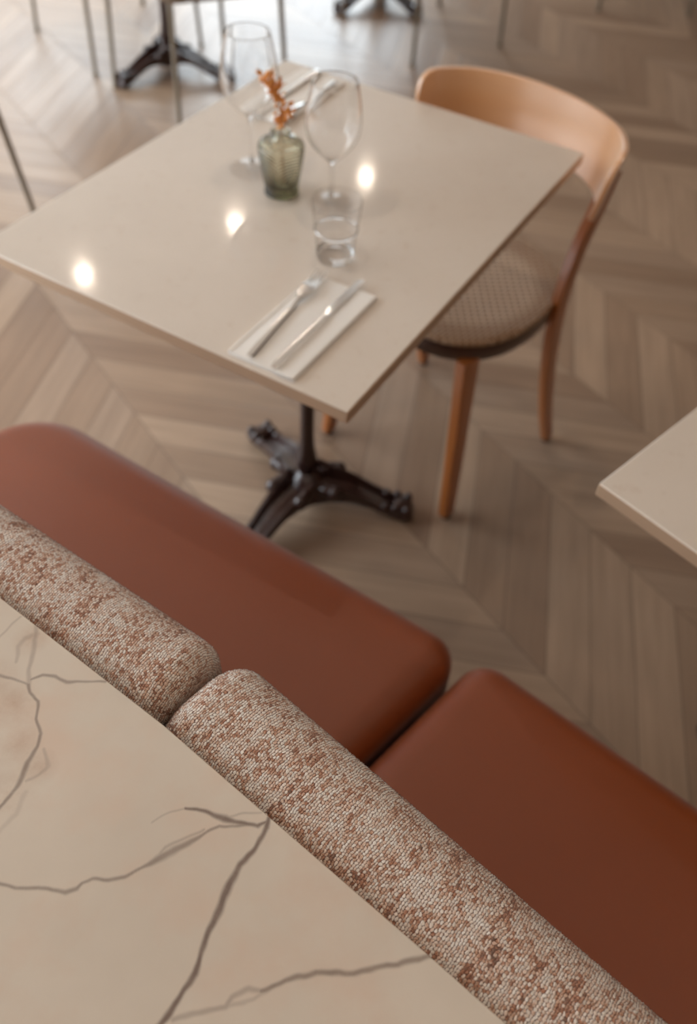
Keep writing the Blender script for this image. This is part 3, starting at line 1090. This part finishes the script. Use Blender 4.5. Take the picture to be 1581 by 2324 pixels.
# ================================================================== BACKGROUND METAL CHAIRS
def metal_chair(feet, label, lean=0.80):
    c = sum((Vector(f) for f in feet), Vector((0, 0))) / 4
    f0, f1_, f2_, f3 = [Vector(f) for f in feet]
    ang = math.atan2((f1_ - f0).y, (f1_ - f0).x)
    t = empty('metal_leg_chair', (c.x, c.y, 0), 0, label, 'chair', 'metal-legged chairs in the background')
    tops = []
    for f in feet:
        o = Vector(f) - c
        tp = Vector((o.x * lean, o.y * lean, 0.452)); tops.append(tp)
        lg = MB().tube([Vector((o.x, o.y, 0.006)), tp], lambda q: 0.0085 + 0.001 * q, 12).build('leg', M['taupe_metal'], t)
        MB().lathe([(0.011, 0.0), (0.011, 0.014)], 12, c=(o.x, o.y, 0)).build('foot_cap', M['taupe_metal'], lg)
    pl = [Vector((p.x, p.y)) * 1.12 for p in tops]
    if sum(a.x * b.y - a.y * b.x for a, b in zip(pl, pl[1:] + pl[:1])) < 0: pl.reverse()
    po = subdiv_poly(round_poly(pl, 0.06, 8), 0.04)
    pad_mesh(po, 0.452, 0.490, 0.014, 0.002).build('seat', M['seat_shell'], t)
    # back away from the table: side f2-f3
    b0, b1 = tops[2], tops[3]
    mb = MB()
    mid = (b0 + b1) / 2; o_ = Vector((mid.x, mid.y, 0)).normalized()
    rs = []
    for k in range(9):
        s = k / 8
        p = b0.lerp(b1, s) + o_ * (0.03 + 0.05 * math.sin(math.pi * s))
        rs.append([Vector((p.x, p.y, z)) + o_ * g for z, g in ((0.62, 0.0), (0.80, 0.02), (0.80, 0.035), (0.62, 0.015))])
    mb.rings(rs)
    mb.build('backrest', M['seat_shell'], t, bevel=0.004)
    for b in (b0, b1):
        MB().tube([b + Vector((0, 0, 0.0)), b + o_ * 0.03 + Vector((0, 0, 0.72))], 0.0085, 12).build('back_post', M['taupe_metal'], t)
    return t


metal_chair([(-1.027, 3.412), (-0.63, 3.64), (-0.33, 3.20), (-0.70, 3.03)], 'thin-legged metal chair in front of the distant upper left table', 0.92)
metal_chair([(-1.126, 3.506), (-0.766, 3.859), (-1.10, 4.27), (-1.471, 3.892)], 'thin-legged metal chair furthest to the upper left, behind the iron pedestal', 0.92)
metal_chair([(-0.19, 4.29), (0.25, 4.52), (0.511, 4.09), (0.128, 3.817)], 'thin-legged metal chair at top centre, above the plywood chair back', 0.94)
metal_chair([(1.013, 4.594), (1.45, 4.62), (1.42, 5.05), (0.98, 5.02)], 'metal chair with one foot showing at the top right of the floor', 0.94)
metal_chair([(-1.04, 2.42), (-1.44, 2.60), (-1.62, 2.18), (-1.22, 2.00)], 'thin-legged metal chair with one leg showing at the left edge', 0.85)


# ================================================================== ON THE TABLE
TT = 0.75


def local(px, py, z): p = unp(px, py, z); return (p.x, p.y, z)


def wine_glass(x, y, prof_out, label, rim_r):
    th = 0.0011
    inner = []
    mb = MB()
    outp = prof_out
    # inner bowl follows the outer one
    k0 = next(i for i, (r, z) in enumerate(outp) if z > 0.05 and r > 0.008)
    bowl = outp[k0:]
    inn = [(max(0.0004, r - th), z + (0.002 if i == 0 else 0.0)) for i, (r, z) in enumerate(bowl)]
    full = outp + [(outp[-1][0] - th / 2, outp[-1][1] + 0.0006)] + list(reversed(inn)) + [(0.0005, inn[0][1] - 0.001)]
    mb.lathe(full, 64)
    for i_, f_ in enumerate(mb.f):
        if max(mb.v[q][2] for q in f_) < 0.012: mb.mi[i_] = 1
    o = mb.build('wine_glass', [M['glass'], M['thin_glass']], loc=(x, y, TT + 0.0002))
    return tag(o, label, 'glass', 'wine glasses')


def smooth_prof(p, n=6):
    q = bez([(r, z, 0) for r, z in p], n)
    return [(max(0.0005, v.x), v.y) for v in q]


foot = lambda r: [(r * 0.6, 0.0), (r, 0.0004), (r, 0.0014), (r * 0.6, 0.0032), (0.010, 0.006), (0.0042, 0.014), (0.0033, 0.03)]
wine_glass(-0.0699, 1.3786, foot(0.0385) + [(0.0033, 0.05), (0.0036, 0.070), (0.005, 0.0755)] + smooth_prof([(0.0085, 0.079), (0.022, 0.091), (0.036, 0.108), (0.0440, 0.127), (0.0460, 0.148), (0.0435, 0.172), (0.0395, 0.194), (0.0370, 0.206)]),
           'large stemmed wine glass behind the water tumbler, in front of the vase to its right', 0.03)
wine_glass(-0.2173, 1.4768, foot(0.040) + [(0.0033, 0.06), (0.0036, 0.085), (0.005, 0.094)] + smooth_prof([(0.0085, 0.098), (0.023, 0.108), (0.041, 0.129), (0.0485, 0.152), (0.0478, 0.175), (0.0435, 0.200), (0.0385, 0.222), (0.0365, 0.232)]),
           'tallest stemmed wine glass at the far left, behind the green glass vase', 0.036)

# tumbler
mb = MB()
to = smooth_prof([(0.0295, 0.004), (0.0305, 0.014), (0.0318, 0.028), (0.0330, 0.042), (0.0342, 0.050), (0.0352, 0.057), (0.0365, 0.068), (0.0380, 0.083), (0.0395, 0.0985)], 5)
ti = [(r - 0.0009, z) for r, z in to if z > 0.012]
mb.lathe([(0.026, 0.0), (0.0285, 0.0008), (0.0293, 0.0022)] + to + [(0.0392, 0.0994), (0.0388, 0.0994)] + list(reversed(ti)) + [(0.0280, 0.0095), (0.0255, 0.0080), (0.018, 0.0075), (0.0005, 0.0073)], 64)
for i_, f_ in enumerate(mb.f):
    zs = [mb.v[q][2] for q in f_]; rr_ = max(math.hypot(mb.v[q][0], mb.v[q][1]) for q in f_)
    if (max(zs) < 0.0125 and rr_ > 0.0182 and len(f_) == 4) or min(zs) > 0.0982: mb.mi[i_] = 1
# pressed ridge round the wall
mb.rings([[Vector((math.cos(2 * math.pi * j / 64) * (0.0338 + 0.0016 * math.cos(a)), math.sin(2 * math.pi * j / 64) * (0.0338 + 0.0016 * math.cos(a)), 0.0495 + 0.0022 * math.sin(a)))
           for j in range(64)] for a in [2 * math.pi * k / 10 for k in range(11)]], False, False, mi=1)
tag(mb.build('water_tumbler', [M['thin_glass'], M['glass']], loc=(-0.0518, 1.2199, TT + 0.0002)), 'clear tapered water tumbler between the fork and the wine glass', 'glass')

# bud vase
vx, vy = -0.1572, 1.4043
mb = MB()
mb.lathe([(0.027, 0.0), (0.0305, 0.003), (0.0300, 0.008), (0.0290, 0.012), (0.0298, 0.017), (0.0325, 0.030), (0.0355, 0.048), (0.0378, 0.062), (0.0396, 0.078), (0.0394, 0.085), (0.0365, 0.0905), (0.030, 0.0935), (0.020, 0.0955),
          (0.0155, 0.097), (0.0145, 0.101), (0.0165, 0.1075), (0.0180, 0.1085), (0.0160, 0.1095), (0.0125, 0.106), (0.0125, 0.097), (0.020, 0.0925), (0.030, 0.0905), (0.0350, 0.0875), (0.0368, 0.084), (0.0370, 0.078), (0.0350, 0.062), (0.0328, 0.048),
          (0.0292, 0.030), (0.0265, 0.020), (0.022, 0.0165), (0.0005, 0.0155)], 72)
tag(mb.build('bud_vase', M['green_glass'], loc=(vx, vy, TT + 0.0002)), 'smoky green embossed glass bud vase holding a dried orange sprig', 'vase')
# dried sprig
t = empty('dried_flower', (vx, vy, TT + 0.018), 0, 'dried orange flower sprig standing in the green glass vase', 'flower')
spine = bez([(0.004, 0.0, 0.0), (0.002, 0.0, 0.05), (-0.001, 0.0, 0.09), (0.001, 0.002, 0.115), (-0.012, 0.004, 0.145), (-0.024, 0.006, 0.170)], 5)
MB().tube(spine, 0.0012, 8).build('stem', M['stem'], t)
for cx, cz, m_, sp in ((0.002, 0.103, 20, 0.008), (0.007, 0.120, 20, 0.008), (-0.010, 0.155, 44, 0.010), (-0.022, 0.172, 22, 0.009), (-0.002, 0.139, 12, 0.005)):
    mb = MB()
    for _ in range(m_):
        p = Vector((cx + rnd.gauss(0, sp * 0.6), rnd.gauss(0, sp * 0.6) + 0.003, cz + rnd.gauss(0, sp * 0.7)))
        ax = Vector((rnd.uniform(-1, 1), rnd.uniform(-1, 1), rnd.uniform(-.2, 1))).normalized()
        sd = ax.orthogonal().normalized(); ln = rnd.uniform(0.008, 0.014); wd = rnd.uniform(0.003, 0.005)
        nn = ax.cross(sd) * 0.0006
        mb.add([p - sd * 0.0008 - nn, p + ax * ln * .5 + sd * wd - nn, p + ax * ln - nn, p + ax * ln * .5 - sd * wd - nn,
                p - sd * 0.0008 + nn, p + ax * ln * .5 + sd * wd + nn, p + ax * ln + nn, p + ax * ln * .5 - sd * wd + nn],
               [(0, 3, 2, 1), (4, 5, 6, 7), (0, 1, 5, 4), (1, 2, 6, 5), (2, 3, 7, 6), (3, 0, 4, 7)])
    mb.build('flower_head', M['flower'], t, smooth=False)


# napkins: local x across, y along
def napkin(x, y, ang, label):
    w_, l_ = 0.112, 0.232
    mb = MB()

    def layer(xa, xb, ya, yb, z, th=0.0018):
        po = round_poly([Vector((xa, ya)), Vector((xb, ya)), Vector((xb, yb)), Vector((xa, yb))], 0.003, 3)
        mb.rings([[Vector((p.x, p.y, z)) for p in offset(po, 0.0006)], [Vector((p.x, p.y, z + th * 0.3)) for p in po],
                  [Vector((p.x, p.y, z + th * 0.75)) for p in po], [Vector((p.x, p.y, z + th)) for p in offset(po, 0.0007)]])
    layer(-w_ / 2, w_ / 2, 0, l_, 0.0)
    layer(-w_ / 2 + 0.001, w_ / 2 - 0.001, 0.0015, l_ - 0.001, 0.0018)
    layer(-w_ / 2 + 0.0015, w_ / 2 - 0.034, 0.001, l_ - 0.006, 0.0036, 0.0012)
    # rolled folded edges
    for xe, r_ in ((-w_ / 2 + 0.003, 0.0032), (w_ / 2 - 0.004, 0.0034)):
        mb.tube([(xe, 0.002, 0.0032), (xe, l_ / 2, 0.0034), (xe, l_ - 0.003, 0.0032)], r_, 10)
    layer(w_ / 2 - 0.032, w_ / 2 - 0.003, 0.0, l_ - 0.002, 0.0036, 0.0030)
    o = mb.build('napkin', M['napkin'], loc=(x, y, TT + 0.0002), rotz=ang)
    return tag(o, label, 'napkin', 'folded napkins')


def fork(x, y, ang, label):
    mb = MB()
    Lt = 0.228

    def zc(s):  # height of the arch along the fork
        if s < 0.55: return 0.0035 + 0.001 * math.sin(math.pi * s / 0.55)
        if s < 0.80: return 0.0035 + 0.010 * ((s - 0.55) / 0.25) ** 1.0 * (1 - 0.55 * ((s - 0.55) / 0.25))
        return 0.008 - 0.004 * math.sin(math.pi * (s - 0.8) / 0.2) + 0.003 * ((s - .8) / .2)
    rs = []
    for i in range(41):
        s = i / 40 * 0.80
        if s < 0.62: hw = 0.0062 - 0.0024 * (s / 0.62); hh = 0.0026
        else:
            q = (s - 0.62) / 0.18
            hw = 0.0038 + 0.0088 * math.sin(min(1, q * 1.15) * math.pi / 2) ** 1.6; hh = 0.0026 - 0.0014 * q
        if i == 0: hw *= 0.7
        z = zc(s)
        cup = 0.0014 * max(0, (s - 0.68) / 0.12)
        rs.append([Vector((a * hw, s * Lt, z + b * hh + cup * (abs(a)))) for a, b in ((-1, 0.2), (-0.75, 0.9), (0, 1.0), (0.75, 0.9), (1, 0.2), (0.8, -0.8), (0, -1), (-0.8, -0.8))])
    mb.rings(rs)
    for k in range(4):
        cx = -0.0096 + k * 0.0064
        pth = [Vector((cx * (1 - 0.10 * j / 8), (0.785 + 0.215 * j / 8) * Lt, zc(0.785 + 0.215 * j / 8) + 0.0010 * abs(cx) / 0.01)) for j in range(9)]
        mb.sweep(pth, lambda i, t_: [(a * 0.0011 * (1 - 0.35 * t_), b * 0.0019 * (1 - 0.35 * t_)) for a, b in ((1, 1), (1, -1), (-1, -1), (-1, 1))])
    o = mb.build('fork', M['steel'], loc=(x, y, TT + 0.0042), rotz=ang)
    return tag(o, label, 'fork', 'table forks')


def knife(x, y, ang, label):
    mb = MB()
    rs = []
    Lt = 0.250
    for i in range(25):
        s = i / 24 * 0.56
        hw = 0.0068 - 0.0016 * (s / 0.56); hh = 0.0042 - 0.0010 * s / 0.56
        if i == 0: hw *= 0.75; hh *= 0.8
        if i == 24: hw *= 0.7; hh *= 0.6
        rs.append([Vector((a * hw, s * Lt, 0.0040 + b * hh)) for a, b in ((-1, 0), (-0.8, 0.85), (0, 1.0), (0.8, 0.85), (1, 0), (0.8, -0.85), (0, -1), (-0.8, -0.85))])
    mb.rings(rs)
    rs = []
    for i in range(19):
        q = i / 18
        s = 0.55 + 0.45 * q
        r_ = 0.0030 + 0.0012 * math.sin(math.pi * min(1, q * 1.3))            # back edge
        l_ = 0.0045 + 0.0055 * min(1, q * 6) ** 0.7
        if q > 0.80: l_ = l_ * math.sqrt(max(0.001, 1 - ((q - 0.80) / 0.205) ** 2)); r_ = r_ * math.sqrt(max(0.01, 1 - ((q - 0.80) / 0.205) ** 4))
        rs.append([Vector((-l_, s * Lt, 0.0038)), Vector((-l_ * 0.2, s * Lt, 0.0048)), Vector((r_, s * Lt, 0.0050)), Vector((r_, s * Lt, 0.0032)), Vector((-l_ * 0.2, s * Lt, 0.0032))])
    mb.rings(rs)
    o = mb.build('knife', M['steel'], loc=(x, y, TT + 0.0045), rotz=ang)
    return tag(o, label, 'knife', 'table knives')


NA = TA - math.pi / 2                       # setting faces the bench side
nd = dirv(TA)
p0 = Vector((-0.1372, 0.9345))
napkin(p0.x, p0.y, NA, 'folded white napkin under fork and knife, at the bench side of the table')
a_f = math.atan2(1.1985 - 0.9497, -0.0539 + 0.1541) - math.pi / 2
fork(-0.1541, 0.9497, a_f - 0.01, 'steel dinner fork on the near napkin, tines towards the tumbler')
a_k = math.atan2(1.1577 - 0.9283, 0.0019 + 0.117) - math.pi / 2
knife(-0.117, 0.9283, a_k, 'steel table knife lying right of the fork on the near napkin')
# far setting
B2 = NA + math.pi
pe = Vector((-0.1190, 1.8760))
napkin(pe.x, pe.y, B2, 'folded white napkin at the far edge of the table, behind the wine glasses')
h1 = unp(728, 163, 0.757); h2 = unp(766, 184, 0.757)
knife(h1.x - 0.006, h1.y - 0.002, B2 + 0.03, 'steel knife on the far napkin, behind the wine glasses')
fork(h2.x - 0.006, h2.y - 0.006, B2 + 0.03, 'steel fork on the far napkin, nearest its right edge')
